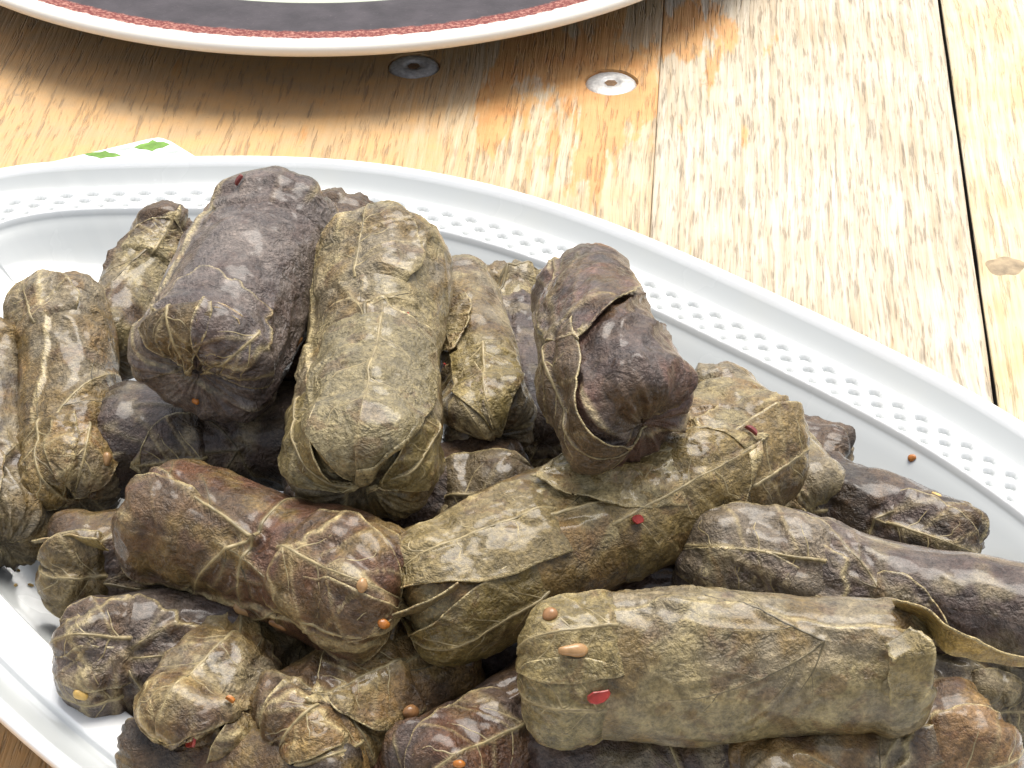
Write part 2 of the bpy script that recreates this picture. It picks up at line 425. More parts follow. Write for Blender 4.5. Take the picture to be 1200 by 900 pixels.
# ------------------------------------------------------------------ napkin behind the platter
PAPER = mat_plain('white_paper', (.84, .85, .84), .85, 0, .03, 400, .15)
GREEN = mat_plain('green_print', (.16, .30, .06), .85, 0, .35, 350)
GREY = mat_plain('grey_green_print', (.42, .50, .44), .85, 0, .1, 350)
A0 = at(190, 156.5, .2)[:2]; Lft = at(66, 186, .2)[:2]; Rgt = at(238, 186, .2)[:2]
u1 = (Lft-A0)/np.linalg.norm(Lft-A0); u2 = (Rgt-A0)/np.linalg.norm(Rgt-A0)
napkin = empty('paper_napkin', (A0[0], A0[1], 0))
tag(napkin, 'white paper napkin corner with green leaf print behind the platter', 'napkin')
for ply in range(3):
    k = .03*ply; c0 = A0+(u1+u2)*k
    P_ = [c0+u1*.35+u2*.02, c0+u1*.12+u2*.06, c0+u1*.05+u2*.16, c0+u2*.4, c0+u2*2.6, c0+u2*2.6+u1*3.2, c0+u1*4.4]
    z0 = .02+.06*ply; Vn = [(x, y, z0) for x, y in P_]+[(x, y, z0+.045) for x, y in P_]
    m_ = len(P_); Fn = [tuple(range(m_))[::-1], tuple(range(m_, 2*m_))]+[(i, (i+1) % m_, m_+(i+1) % m_, m_+i) for i in range(m_)]
    mesh_obj('napkin_ply', Vn, Fn, PAPER, napkin, origin=(A0[0], A0[1], 0), smooth=False)
def print_leaf(px, py, wpx, hpx, rot, mat):
    c = at(px, py, .2); V = []; 
    pts = [(-1, 0), (-.6, .42), (-.2, .55), (.05, .95), (.3, .55), (.65, .5), (1, .05), (.6, -.4), (.25, -.5), (.0, -.85), (-.3, -.5), (-.7, -.35)]
    for x, y in pts:
        X, Y = x*wpx/48, y*hpx/48/.55
        V.append((c[0]+X*math.cos(rot)-Y*math.sin(rot), c[1]+X*math.sin(rot)+Y*math.cos(rot), .192))
    mesh_obj('leaf_print', V, [tuple(range(len(pts)))], mat, napkin, origin=(A0[0], A0[1], 0), smooth=False)
print_leaf(178, 170.5, 21, 8, .15, GREEN); print_leaf(120, 181, 22, 5.5, -.1, GREEN); print_leaf(202, 177.5, 8, 3, 0, GREY); print_leaf(146, 174, 9, 2.5, .3, GREY)

# ------------------------------------------------------------------ stuffed vine leaves
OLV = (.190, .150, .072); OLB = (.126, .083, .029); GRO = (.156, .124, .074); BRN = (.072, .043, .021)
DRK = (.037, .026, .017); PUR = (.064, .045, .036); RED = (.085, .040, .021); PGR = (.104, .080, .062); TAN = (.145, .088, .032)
EDGE = np.array([.46, .37, .19]); VEINC = np.array([.42, .33, .165])
VIEW = np.array([0, -.80, .59])

class Roll: pass
ROLLS = []
def plan(name, label, tips, r, tints, seed, mid=None, flat=1.0, n=5.4, wr=1.0, ends=(1, 1), veins=(), lobes=(), seam=None, ribs=1.0, vr=1.0, taper=(1, 1)):
    r = r-.07; q = Roll(); q.__dict__.update(locals()); q.flaps = []
    a, b = at(*tips[0]), at(*tips[1])
    m = (a+b)/2 if mid is None else 2*at(*mid)-(a+b)/2        # a quadratic bow through mid
    q.ctrl = (a, m, b)
    ROLLS.append(q); return q

def axis_pt(q, s):
    t = (np.asarray(s)[..., None]+1)/2; a, m, b = q.ctrl
    return (1-t)**2*a+2*t*(1-t)*m+t*t*b
def axis_tan(q, s):
    t = (np.asarray(s)[..., None]+1)/2; a, m, b = q.ctrl
    d = 2*(1-t)*(m-a)+2*t*(b-m); return d/np.linalg.norm(d, axis=-1, keepdims=True)

def base_shape(q, du=.045):
    rs = np.random.default_rng(q.seed)
    ss = np.linspace(-1, 1, 400); L = np.linalg.norm(np.diff(axis_pt(q, ss), axis=0), axis=1).sum(); q.L = L
    th = np.linspace(0, math.pi, 3001)
    s = -np.sign(np.cos(th))*np.abs(np.cos(th))**(2/q.n); rho = np.abs(np.sin(th))**(2/q.n)
    arc = np.concatenate([[0], np.cumsum(np.hypot(np.diff(s)*L/2, np.diff(rho)*q.r))])
    nu = int(arc[-1]/du); nv = int(2*math.pi*q.r/du)
    au = np.linspace(0, arc[-1], nu); q.arc = arc[-1]; q.nu, q.nv = nu, nv
    s = np.interp(au, arc, s); rho = np.interp(au, arc, rho)
    rho[0] = rho[-1] = 1e-3
    c = axis_pt(q, s); T = axis_tan(q, s)
    upv = VIEW-(T@VIEW)[:, None]*T; N = upv/np.linalg.norm(upv, axis=1, keepdims=True); B = np.cross(T, N)
    b = np.linspace(-math.pi, math.pi, nv+1)[:-1]
    tp = q.taper[0]+(q.taper[1]-q.taper[0])*(s+1)/2
    ph = rs.uniform(0, 6, 4)
    rr = q.r*rho*tp*(1+.035*np.sin(2.3*s+ph[0])+.02*np.sin(5.1*s+ph[1]))
    cs = 1+.04*np.cos(2*b+ph[2])+.03*np.cos(3*b+ph[3])
    P = c[:, None]+(rr[:, None]*cs)[..., None]*(N[:, None]*np.cos(b)[:, None]+B[:, None]*(np.sin(b)*q.flat)[:, None])
    q.x = (au-arc[-1]/2)[:, None]*np.ones(nv); q.y = (b*q.r)[None]*np.ones((nu, 1)); q.b = b[None]*np.ones((nu, 1))
    q.rho = rho[:, None]*np.ones(nv); q.s = s[:, None]*np.ones(nv)
    dirs = P-c[:, None]
    nz = fbm(P/1.5+q.seed*3.1, 2)
    P = P+dirs*.035*nz[..., None]
    q.P = P

def squish():
    cores = []
    for q in ROLLS:
        k = max(0.05, 1-1.5*q.r/q.L)
        cores.append(axis_pt(q, np.linspace(-k, k, 28)))
    new = []
    for i, q in enumerate(ROLLS):
        P = q.P.reshape(-1, 3).copy()
        for it in range(2):
            D = np.zeros_like(P)
            for j, o in enumerate(ROLLS):
                if i == j: continue
                Cc = cores[j]; lo, hi = Cc.min(0)-o.r, Cc.max(0)+o.r
                idx = np.where(((P > lo) & (P < hi)).all(1))[0]
                if not len(idx): continue
                dv = P[idx][:, None]-Cc[None]; dist = np.linalg.norm(dv, axis=2); k = dist.argmin(1)
                dm = dist[np.arange(len(idx)), k]; pen = o.r*.99-dm
                hit = pen > 0
                dirn = dv[np.arange(len(idx)), k][hit]/(dm[hit][:, None]+1e-6)
                D[idx[hit]] += dirn*(pen[hit]*(.30 if it == 0 else .12))[:, None]
            mag = np.linalg.norm(D, axis=1, keepdims=True)
            P += D*np.minimum(1, .8/(mag+1e-6))
        zf = platter_z(P[:, :2])+.03
        P[:, 2] = np.where(P[:, 2] < zf, zf+.0*P[:, 2], P[:, 2])
        new.append(P.reshape(q.P.shape))
    for q, P in zip(ROLLS, new): q.P = P

def normals(P):
    du = np.gradient(P, axis=0); dv = np.roll(P, -1, 1)-np.roll(P, 1, 1)
    N = np.cross(dv, du); l = np.linalg.norm(N, axis=-1, keepdims=True); N = N/(l+1e-12)
    N[0] = N[1].mean(0); N[-1] = N[-2].mean(0); N[0] /= np.linalg.norm(N[0]); N[-1] /= np.linalg.norm(N[-1])
    return N

def leaf_network(p0, phi, spread=(-100, -48, 0, 48, 100), lens=(1.3, 2.4, 3.4, 2.4, 1.3), rs=None, sec=True, w=1.0):
    out = []
    drop_ = rs.random(5)
    for n_, (a, l) in enumerate(zip(spread, lens)):
        if n_ != 2 and drop_[n_] < .38: continue
        a0 = R(phi+a+rs.uniform(-10, 10)); l *= rs.uniform(.75, 1.2); k = rs.uniform(-.28, .28)
        pts = [np.array(p0, float)]; nst = max(4, int(l/.13)); h = a0
        for i in range(nst):
            h += k*.13+rs.normal(0, .045); pts.append(pts[-1]+np.array([math.cos(h), math.sin(h)])*l/nst)
        out.append((np.array(pts), .036*w, .012*w))
        if sec:
            side = 1
            for i in range(4, nst-2, max(3, int(rs.uniform(.5, .9)/(l/nst)))):
                side = -side
                if rs.random() < .25: continue
                d = pts[i+1]-pts[i]; ha = math.atan2(d[1], d[0])+side*R(rs.uniform(36, 52)); sl2 = (l*.40)*(1-i/nst)+.3
                sp = [pts[i]]; m = max(4, int(sl2/.12))
                for _ in range(m):
                    ha -= side*.06+rs.normal(0, .04); sp.append(sp[-1]+np.array([math.cos(ha), math.sin(ha)])*sl2/m)
                out.append((np.array(sp), .015*w, .006*w))
    return out

def ridge(n, k): return np.clip(1-np.abs(n), 0, 1)**k

def seg_dist(X, Y, pts):
    d2 = np.full(X.shape, 1e9)
    for a, b in zip(pts[:-1], pts[1:]):
        ab = b-a; t = np.clip(((X-a[0])*ab[0]+(Y-a[1])*ab[1])/(ab@ab+1e-9), 0, 1)
        d2 = np.minimum(d2, (X-a[0]-t*ab[0])**2+(Y-a[1]-t*ab[1])**2)
    return np.sqrt(d2)

def detail(q):
    rs = np.random.default_rng(q.seed+100)
    N = normals(q.P); x, y = q.x, q.y; r = q.r
    H = np.zeros(x.shape); edge = np.zeros(x.shape); vein = np.zeros(x.shape)
    Q = q.P+q.seed*7.7
    W = np.stack([noise(Q*.9+3), noise(Q*.9+31), noise(Q*.9+57)], -1)
    endd = q.arc/2-np.abs(x)                             # arc distance from the nearer tip
    em = sstep(endd, 1.5*r, .45*r)*np.where(x < 0, q.ends[0], q.ends[1])
    # crumple: sharp folds running mostly one way, finer ones across
    th = rs.uniform(-.5, .5); ca, sa = math.cos(th), math.sin(th)
    T = axis_tan(q, q.s[:, 0])
    lon = x*ca+y*sa; lat = -x*sa+y*ca
    U = np.stack([lon*.55, lat*1.25, np.full(x.shape, q.seed*1.7)], -1)+W*.55
    # periodic-safe: blend the back of the roll to zero
    back = sstep(np.abs(q.b), math.pi, 2.5)
    U2 = np.stack([lon*.32, lat*1.9, np.full(x.shape, q.seed*2.9)], -1)+W*.40
    fold = ridge(noise(U2), 2.2)                            # long thin folds along the leaf
    U3 = np.stack([lon*1.5, lat*2.6, np.full(x.shape, q.seed*4.1)], -1)+W*.5
    c1 = ridge(noise(Q*.85+W*.35), 1); c2 = ridge(noise(U3), 1.2); c3 = ridge(noise(Q*3.6+W*.8), 1.2); c4 = ridge(noise(Q*7.5+W), 1.2)
    zone = sstep(noise(Q*.50+11)+.45*em, -.05, .5)
    H += q.wr*((c1-.7)*.065*back+zone*(fold-.4)*.165*back+(.30+.70*zone)*((c2-.65)*.055*back+(c3-.65)*.032+(c4-.65)*.018))*np.clip(q.rho, .25, 1)
    # gathered ends
    E = np.stack([np.cos(q.b)*2.3, np.sin(q.b)*2.3, np.sign(x)*5+endd*.30+q.seed], -1)
    e1 = ridge(noise(E+W*.30), 1.6); e2 = ridge(noise(E*2.1+W*.5+7), 1.6)
    H += em*((e1-.5)*.13+(e2-.45)*.11)*np.clip(q.rho*1.3, 0, 1)
    # a folded-in flap on each end: two overlapping tucks
    for sg, on in ((-1, q.ends[0]), (1, q.ends[1])):
        if not on: continue
        m = sstep(np.where(x*sg > 0, endd, 9), 1.5*r, 1.2*r)
        a0 = rs.uniform(-1, 1)
        for kk in range(2):
            aa = a0+kk*rs.uniform(1.6, 2.4)
            X = np.cos(q.b-aa)*q.rho*r; Y = np.sin(q.b-aa)*q.rho*r
            sd = X-.15*r+.35*r*np.abs(Y/r)**1.6+.12*noise(Q*1.4+kk*5)
            H += m*.085*sstep(sd, -.02, .05); edge = np.maximum(edge, m*np.exp(-((sd-.03)/.035)**2)*.8*sstep(noise(Q*.8+3*kk), -.5, .3))
    # seam where the leaf ends along the roll
    if q.seam is not None:
        y0, k = q.seam
        sd = y-(y0+k*x+.16*np.sin(1.3*x+q.seed)+.10*noise(np.stack([x*1.6, x*0+q.seed, x*0], -1)))
        H += .09*sstep(sd, -.02, .05)*sstep(sd, 2.4, .6); edge = np.maximum(edge, np.exp(-((sd-.03)/.035)**2)*.9*sstep(endd, .3, .8))
    # lobes of leaf laid over the roll
    for (lx, ly, lr, rot, amp) in q.lobes:
        dx, dy = x-lx, y-ly; f = np.arctan2(dy, dx)-rot; d = np.hypot(dx, dy)
        rad = lr*(1+amp*np.cos(3*f)+.5*amp*np.cos(5*f+1)+.05*np.sin(11*f)+.03*np.sin(19*f+2))
        sd = rad-d
        H += .09*sstep(sd, -.02, .05)+.04*np.exp(-np.clip(sd, 0, 9)/.18)*(sd > -.02)
        edge = np.maximum(edge, np.exp(-((sd-.03)/.036)**2))
    # veins
    net = []
    for (vx, vy, phi, *k) in q.veins:
        net += leaf_network((vx, vy), phi, rs=rs, w=(k[0] if k else 1.0)*q.vr)
    for pts, w0, w1 in net:
        d = seg_dist(x, y, pts)
        if w0 > .025: H += .035*np.exp(-(d/.07)**2)-.03*np.exp(-((d-.16)/.09)**2); vein = np.maximum(vein, .45*np.exp(-(d/.06)**2))
        else: H += .014*np.exp(-(d/.05)**2)-.014*np.exp(-((d-.12)/.07)**2); vein = np.maximum(vein, .25*np.exp(-(d/.05)**2))
    q.net = net
    H = H*.85; H = H-np.median(H)-.05*sstep(endd, r, .2)
    P = q.P+N*H[..., None]
    zf = platter_z(P[..., :2])+.012
    P[..., 2] = np.maximum(P[..., 2], zf)
    P[0] = P[1].mean(0); P[-1] = P[-2].mean(0)
    q.P = P; q.N = normals(P)
    B_ = P.copy()                                         # the same roll without its finest creases, for leaf lobes lying on it
    for _ in range(7):
        B_[1:-1] = (B_[:-2]+2*B_[1:-1]+B_[2:])/4
        B_ = (np.roll(B_, 1, 1)+2*B_+np.roll(B_, -1, 1))/4
    q.Ps = B_; q.Ns = normals(B_)
    O = ((P-B_)*q.Ns).sum(-1)
    for _ in range(3):
        O[1:-1] = np.maximum(np.maximum(O[:-2], O[2:]), O[1:-1]); O = np.maximum(np.maximum(np.roll(O, 1, 1), np.roll(O, -1, 1)), O)
    for _ in range(10):
        O[1:-1] = (O[:-2]+2*O[1:-1]+O[2:])/4; O = (np.roll(O, 1, 1)+2*O+np.roll(O, -1, 1))/4
    q.env = O
    # pigment
    A, B, C = (np.array(c) for c in q.tints)
    f1 = sstep(fbm(Q*.75+21, 3), -.3, .35)[..., None]; f2 = sstep(fbm(Q*1.15+77, 3), -.02, .5)[..., None]
    c = A+(B-A)*f1; c = c+(C-c)*f2*.85
    c = c*(1+.24*fbm(Q*3.0, 3))[..., None]
    c = c+(VEINC*.7-c)*vein[..., None]; c = c+(EDGE-c)*np.clip(edge, 0, 1)[..., None]*.75
    q.tint = np.clip(c*1.25, .01, .8)

def surf(q, x, y, h=0.0, smooth=False, what=None):
    u = np.clip((np.asarray(x)/q.arc+.5)*(q.nu-1), 0, q.nu-1.001); v = ((np.asarray(y)/q.r+math.pi)/(2*math.pi)*q.nv) % q.nv
    i = u.astype(int); j = v.astype(int); fu = (u-i)[..., None]; fv = (v-j)[..., None]; j2 = (j+1) % q.nv; j = j % q.nv
    def s(A): return (A[i, j]*(1-fu)+A[i+1, j]*fu)*(1-fv)+(A[i, j2]*(1-fu)+A[i+1, j2]*fu)*fv
    if what is not None: return s(what)
    Nn = s(q.Ns if smooth else q.N); Nn = Nn/np.linalg.norm(Nn, axis=-1, keepdims=True)
    return s(q.Ps if smooth else q.P)+Nn*np.asarray(h)[..., None], Nn

def tube(pts, nrm, rads, k=6, squash=.75):
    t = np.gradient(pts, axis=0); t /= np.linalg.norm(t, axis=1, keepdims=True)+1e-9
    b = np.cross(t, nrm); b /= np.linalg.norm(b, axis=1, keepdims=True)+1e-9; n = np.cross(b, t)
    a = np.linspace(0, 2*math.pi, k+1)[:-1]
    V = pts[:, None]+rads[:, None, None]*(b[:, None]*np.cos(a)[None, :, None]+n[:, None]*squash*np.sin(a)[None, :, None])
    return V.reshape(-1, 3), gridfaces(len(pts), k, True)

def join(parts):
    Vs, Fs, o = [], [], 0
    for V, F in parts: Vs.append(V); Fs.append(F+o); o += len(V)
    return np.concatenate(Vs), np.concatenate(Fs)

def sheet(name, P, N, th, tint, root, org):
    """thin leaf from a grid of points; double sided with real thickness"""
    nu, nv = P.shape[:2]; top = P+N*th/2; bot = P-N*th/2
    V = np.concatenate([top.reshape(-1, 3), bot.reshape(-1, 3)]); F = gridfaces(nu, nv); n = nu*nv
    ring = [i*nv for i in range(nu)]+[(nu-1)*nv+j for j in range(1, nv)]+[i*nv+nv-1 for i in range(nu-2, -1, -1)]+[j for j in range(nv-2, 0, -1)]
    side = np.array([(ring[i], ring[(i+1) % len(ring)], ring[(i+1) % len(ring)]+n, ring[i]+n) for i in range(len(ring))])
    F = np.concatenate([F, F[:, ::-1]+n, side])
    tt_ = np.concatenate([tint.reshape(-1, 3)]*2)
    return mesh_obj(name, V, F, LEAF, root, origin=org, tint=tt_)

def grid_normals(P):
    N = np.cross(np.gradient(P, axis=0), np.gradient(P, axis=1)); return N/(np.linalg.norm(N, axis=-1, keepdims=True)+1e-9)

def flap_on(q, root, x0, y0, ang, wd, ln, lift, tint=None, seed=0, curl=0.0, vein=True):
    """a free lobe of leaf rooted at x0,y0 on the roll, running along ang, its rim standing off the roll"""
    if ln is None: ln = q.arc/2-abs(x0)-.12
    nu, nv = 56, 48; t = np.linspace(0, 1, nu)[:, None]; v = np.linspace(-1, 1, nv)[None]
    half = wd*np.sqrt(np.clip(1-t**3.0, .0015, 1))*(.85+.15*np.sin(math.pi*t))
    one = np.ones((nu, nv))
    wobx = .10*noise(np.stack([v*1.6*one, one*seed, one*2], -1))+.05*noise(np.stack([v*4*one, one*seed, one*5], -1))
    woby = .09*noise(np.stack([t*2.2*one, np.sign(v)*one*3+seed, one*7], -1))+.05*noise(np.stack([t*6*one, np.sign(v)*one*3+seed, one*9], -1))
    lx = ln*t*(1-.10*np.abs(v)**2+wobx); ly = half*v*(1+woby)
    ca, sa = math.cos(R(ang)), math.sin(R(ang))
    X = x0+lx*ca-ly*sa; Y = y0+lx*sa+ly*ca
    nz = noise(np.stack([lx*1.5, ly*1.5, np.full(lx.shape, seed*1.3)], -1)); nz2 = ridge(noise(np.stack([lx*3, ly*3, np.full(lx.shape, seed*2.3)], -1)), 1.2)-.6
    nz3 = ridge(noise(np.stack([lx*7, ly*7, np.full(lx.shape, seed*3.3)], -1)), 1.2)-.6
    e = np.maximum(t*one, np.abs(v))
    h = .030+.40*lift*t**2+curl*np.abs(v)**3*t+.035*nz*sstep(e, .15, 1)+.035*nz2+.022*nz3+.030*e**5
    h = np.where(t < .12, h*(t/.12)-.10*(1-t/.12), h)
    h = h+surf(q, X, Y, what=q.env[..., None])[..., 0]*sstep(t, .0, .12)
    P, Ns = surf(q, X, Y, h, smooth=True)
    mv = np.exp(-(ly/.03)**2)
    for k, (tb, sg) in enumerate(((.2, 1), (.35, -1), (.5, 1), (.62, -1))):       # side veins
        d = (ly*sg)*.62-(lx-ln*tb)
        mv = np.maximum(mv, np.exp(-(d/.028)**2)*(ly*sg > 0)*.75)
    if not vein: mv = mv*.25
    P = P+Ns*(.03*mv)[..., None]
    Nn = grid_normals(P); Nn = Nn*np.sign((Nn*Ns).sum(-1).mean())
    c = surf(q, X, Y, what=q.tint)*1.05 if tint is None else np.array(tint)*np.array((1.08, .98, .78))*np.ones(P.shape)
    c = c*(1+.30*nz+.2*nz2)[..., None]
    ed = np.exp(-((1-e)/.030)**2)
    c = c+(EDGE-c)*(ed*.85)[..., None]
    c = c+(VEINC-c)*(mv*.65)[..., None]
    fo = sheet('leaf_flap', P, Nn, .028, np.clip(c, .01, .8), root, q.org)
    if vein:
        lines = [(np.linspace(.06, .97, 40), np.zeros(40), .034, .012)]
        for tb, sg in ((.14, 1), (.22, -1), (.40, 1), (.50, -1), (.64, 1)):
            k = np.linspace(0, 1, 26); vv = sg*k*.93; tv = np.clip(tb+k*.62*wd*.85/ln*1.1+.02*np.sin(k*5+seed), 0, .97)
            lines.append((tv, vv, .020, .008))
        pr = []
        for tv, vv, w0, w1 in lines:
            iu = tv*(nu-1); iv = (vv+1)/2*(nv-1); i0 = np.minimum(iu.astype(int), nu-2); j0 = np.minimum(iv.astype(int), nv-2); fu = (iu-i0)[:, None]; fv = (iv-j0)[:, None]
            def g(A): return (A[i0, j0]*(1-fu)+A[i0+1, j0]*fu)*(1-fv)+(A[i0, j0+1]*(1-fu)+A[i0+1, j0+1]*fu)*fv
            pp = g(P)+g(Nn)*.006; rr = (w0+(w1-w0)*np.linspace(0, 1, len(pp)))*(1+.25*noise(np.stack([pp[:, 0]*9, pp[:, 1]*9, pp[:, 2]*9], -1)))
            pr.append(tube(pp, g(Nn), rr))
        Vv, Fv = join(pr); mesh_obj('leaf_veins', Vv, Fv, VEIN, fo, origin=q.org, tint=np.ones((len(Vv), 1))*VEINC*.8)
    return fo

def ribbon(q, root, pts, widths, tint, seed, wdir=(0, 0, 1), name='leaf_strip', curlv=.1):
    """torn strip of leaf hanging free, along 3D points"""
    pts = np.array(pts, float); m = 40
    tt0 = np.linspace(0, 1, len(pts)); t = np.linspace(0, 1, m)
    def cub(a):
        a = np.array(a, float); out = np.interp(t, tt0, a); 
        for _ in range(3): out[1:-1] = (out[:-2]+2*out[1:-1]+out[2:])/4
        return out
    C = np.stack([cub(pts[:, k]) for k in range(3)], -1); wv = cub(widths)
    T = np.gradient(C, axis=0); T /= np.linalg.norm(T, axis=1, keepdims=True)
    W = np.array(wdir, float)[None]*np.ones((m, 1)) if np.ndim(wdir) == 1 else np.stack([np.interp(t, np.linspace(0, 1, len(wdir)), np.array(wdir)[:, k]) for k in range(3)], -1)
    W = W-(W*T).sum(1, keepdims=True)*T; W /= np.linalg.norm(W, axis=1, keepdims=True)
    Nn = np.cross(T, W)
    v = np.linspace(-1, 1, 14)
    jag = 1+.14*noise(np.stack([t*9, t*0+seed, t*0], -1))
    P = C[:, None]+W[:, None]*(wv*jag)[:, None, None]*v[None, :, None]+Nn[:, None]*(curlv*wv[:, None]*(v**2)[None])[..., None]
    nz = noise(P*2.2+seed); P = P+Nn[:, None]*(.04*nz)[..., None]
    c = np.array(tint)*(1+.35*nz)[..., None]; ed = np.exp(-((1-np.abs(v))/.12)**2)[None, :, None]*np.ones((m, 1, 1))
    c = c+(EDGE*1.1-c)*ed*.7
    return sheet(name, P, grid_normals(P), .028, np.clip(c, .01, .8), root, q.org)

def build(q):
    q.org = np.array([q.P[..., 0].mean(), q.P[..., 1].mean(), q.P[..., 2].min()])
    root = empty('stuffed_vine_leaf', q.org); q.root = root
    tag(root, q.label, 'stuffed leaf', 'stuffed vine leaves piled on the platter')
    F = gridfaces(q.nu, q.nv, True)[:, ::-1]
    q.obj = mesh_obj('leaf_wrap', q.P.reshape(-1, 3), F, LEAF, root, origin=q.org, tint=q.tint.reshape(-1, 3))
    parts = []; tn = []
    rs = np.random.default_rng(q.seed)
    for pts, w0, w1 in q.net:
        ok = (np.abs(pts[:, 0]) < q.arc/2-.12) & (np.abs(pts[:, 1]) < math.pi*q.r*.95)
        if not ok[0]: continue
        k = len(pts) if ok.all() else int(np.argmin(ok))
        if k < 3: continue
        tt_ = np.linspace(0, 1, k*3); px_ = np.interp(tt_, np.linspace(0, 1, k), pts[:k, 0]); py_ = np.interp(tt_, np.linspace(0, 1, k), pts[:k, 1])
        P, Nn = surf(q, px_, py_, np.full(k*3, -w0*.25))
        rad = (w0+(w1-w0)*tt_)*(1+.25*noise(np.stack([tt_*12, tt_*0+rs.uniform(0, 99), tt_*0], -1))); rad[-1] *= .2
        V, Fq = tube(P, Nn, rad); parts.append((V, Fq))
        cc = VEINC*(.8 if w0 > .025 else .42)*rs.uniform(.5, 1.0); tn.append(np.ones((len(V), 1))*cc)
    if parts:
        V, Fq = join(parts); mesh_obj('leaf_veins', V, Fq, VEIN, root, origin=q.org, tint=np.concatenate(tn))

exec_plan = None
# --- the pile: tips given as (px, py, height of the axis in cm)
D = {}
def P_(key, *a, **k): D[key] = plan(key, *a, **k)
P_('D1', 'dark grey brown vine leaf roll at the top left of the pile', [(336, 262, 5.1), (232, 440, 5.0)], 1.3, ((.092, .072, .061), (.120, .096, .080), PUR), 11, flat=1.06, taper=(1.10, .96), n=7.1, wr=1.0, ends=(.6, 1), veins=[], lobes=[(2.1, .2, 1.1, .4, .12)], seam=(1.6, .08))
P_('D2', 'long olive brown roll standing at the left beside the dark top roll', [(74, 350, 3.4), (88, 588, 2.2)], 1.1, (OLB, GRO, TAN), 12, ends=(.4, 1.2), veins=[(2.4, .3, 180, 1.0)], seam=(.25, .05))
P_('D3', 'roll cut off by the left edge of the picture', [(-14, 402, 3.0), (4, 640, 1.9)], 1.02, (GRO, OLB, DRK), 13, ends=(.6, 1.2), veins=[(2.2, .6, 180)])
P_('D4', 'mottled olive roll half hidden behind the dark top roll on the left', [(204, 272, 3.2), (120, 420, 2.6)], 0.9, (OLV, BRN, GRO), 14, ends=(1, 1), veins=[(-1.2, 0, 10)], wr=1.4)
P_('D5', 'wide pale olive roll down the middle with a leaf lobe over its front', [(454, 290, 5.3), (424, 572, 4.5)], 1.32, (OLV, GRO, OLB), 15, n=6.2, ends=(.8, 1.2), veins=[(-.3, .2, 0, 1.2), (1.7, -.2, 180, .9)], lobes=[(1.4, .1, 1.9, .3, .10)], seam=(1.5, -.12))
P_('D6', 'narrow olive roll with curled front end, right of the wide pale one', [(530, 335, 3.9), (584, 512, 3.8)], 0.93, (OLV, GRO, OLB), 16, ends=(.5, 1.5), veins=[(1.2, .2, 180, .9)], lobes=[(1.6, .1, .9, 0, .1)])
P_('D7', 'flat ended olive roll lying far back by the lattice rim', [(600, 342, 3.0), (590, 500, 2.6)], .95, (OLV, OLB, GRO), 17, ends=(1.3, .5), veins=[(-1.6, .1, 0)])
P_('D8', 'dark purple brown roll rising to a point at the right of the pile', [(690, 330, 5.2), (756, 500, 5.8)], 1.24, (PUR, BRN, (.10, .055, .04)), 18, mid=(704, 410, 5.9), n=5.2, wr=1.2, ends=(1.0, 1.4), veins=[(.4, .7, 165, .7)], lobes=[], taper=(.74, 1.08))
P_('D9', 'large olive roll slanting down left across the middle under the purple one', [(892, 512, 3.7), (476, 714, 3.5)], 1.28, (OLB, OLV, TAN), 19, mid=(705, 606, 3.8), n=5.6, wr=1.0, ends=(.9, 1.0), veins=[(-1.6, .2, 10, 1.2), (1.6, .6, 200, 1.0)], lobes=[(-2.5, -.1, 1.2, .4, .12)], seam=(-1.3, -.1))
P_('D10', 'smooth olive roll behind the middle, along the right side of the pile', [(826, 462, 2.3), (962, 606, 2.0)], 0.98, (GRO, OLV, OLB), 20, ends=(.7, .7), veins=[(-.6, .1, 0, .9)], wr=.7)
P_('D11', 'small dark roll end with a red spot, furthest right under the olive rolls', [(850, 512, 1.7), (988, 550, 1.6)], .85, (PUR, DRK, BRN), 21, n=5.2, ends=(.5, 1.5), wr=1.5, veins=[])
P_('D12', 'dark purple roll lying against the right side of the platter well', [(905, 568, 1.75), (1142, 646, 1.75)], 0.94, (PUR, DRK, BRN), 22, ends=(1.2, .8), wr=1.3, veins=[(.3, 0, 0, .7)])
P_('D13', 'long grey roll running off the right edge above the pale front roll', [(815, 650, 3.1), (1270, 742, 2.8)], 1.1, (PGR, PUR, GRO), 23, ends=(1.5, .6), wr=1.0, veins=[(.2, .3, 180, .8)], lobes=[(-1.9, .0, 1.1, 0, .12)])
P_('D14', 'pale olive roll in front with torn yellow leaf strips at its right end', [(622, 780, 4.0), (1080, 778, 4.0)], 1.19, (OLV, GRO, OLB), 24, n=6.0, wr=.8, ends=(.9, .5), veins=[(1.4, -.5, 200, .6)], lobes=[], seam=(-1.0, .04), taper=(1.02, .95))
P_('D15', 'dark roll under the torn leaf strips at the right edge', [(1020, 812, 1.8), (1240, 800, 1.7)], 0.95, (PUR, GRO, DRK), 25, ends=(1, 1.2), wr=1.2, veins=[(.5, 0, 180, .8)])
P_('D16', 'brown roll at the bottom right corner of the pile', [(870, 945, 2.2), (1146, 862, 2.2)], 1.2, (TAN, BRN, GRO), 26, n=5.8, ends=(.8, 1.0), veins=[(-.6, .2, 0, 1.0)], lobes=[(1.2, .5, 1.2, 0, .1)])
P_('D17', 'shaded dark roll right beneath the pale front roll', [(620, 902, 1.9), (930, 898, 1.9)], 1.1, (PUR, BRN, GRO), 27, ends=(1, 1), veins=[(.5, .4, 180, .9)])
P_('D18', 'dark brown roll with a veined leaf, lying across the left front', [(176, 598, 3.5), (466, 704, 3.7)], 1.17, (BRN, RED, OLB), 28, n=6.0, ends=(.5, 1.3), veins=[(.2, -.3, 200, 1.1), (1.3, .5, 150, .7)], lobes=[(2.1, -.2, 1.2, .6, .12)], seam=(1.1, -.1), wr=.8)
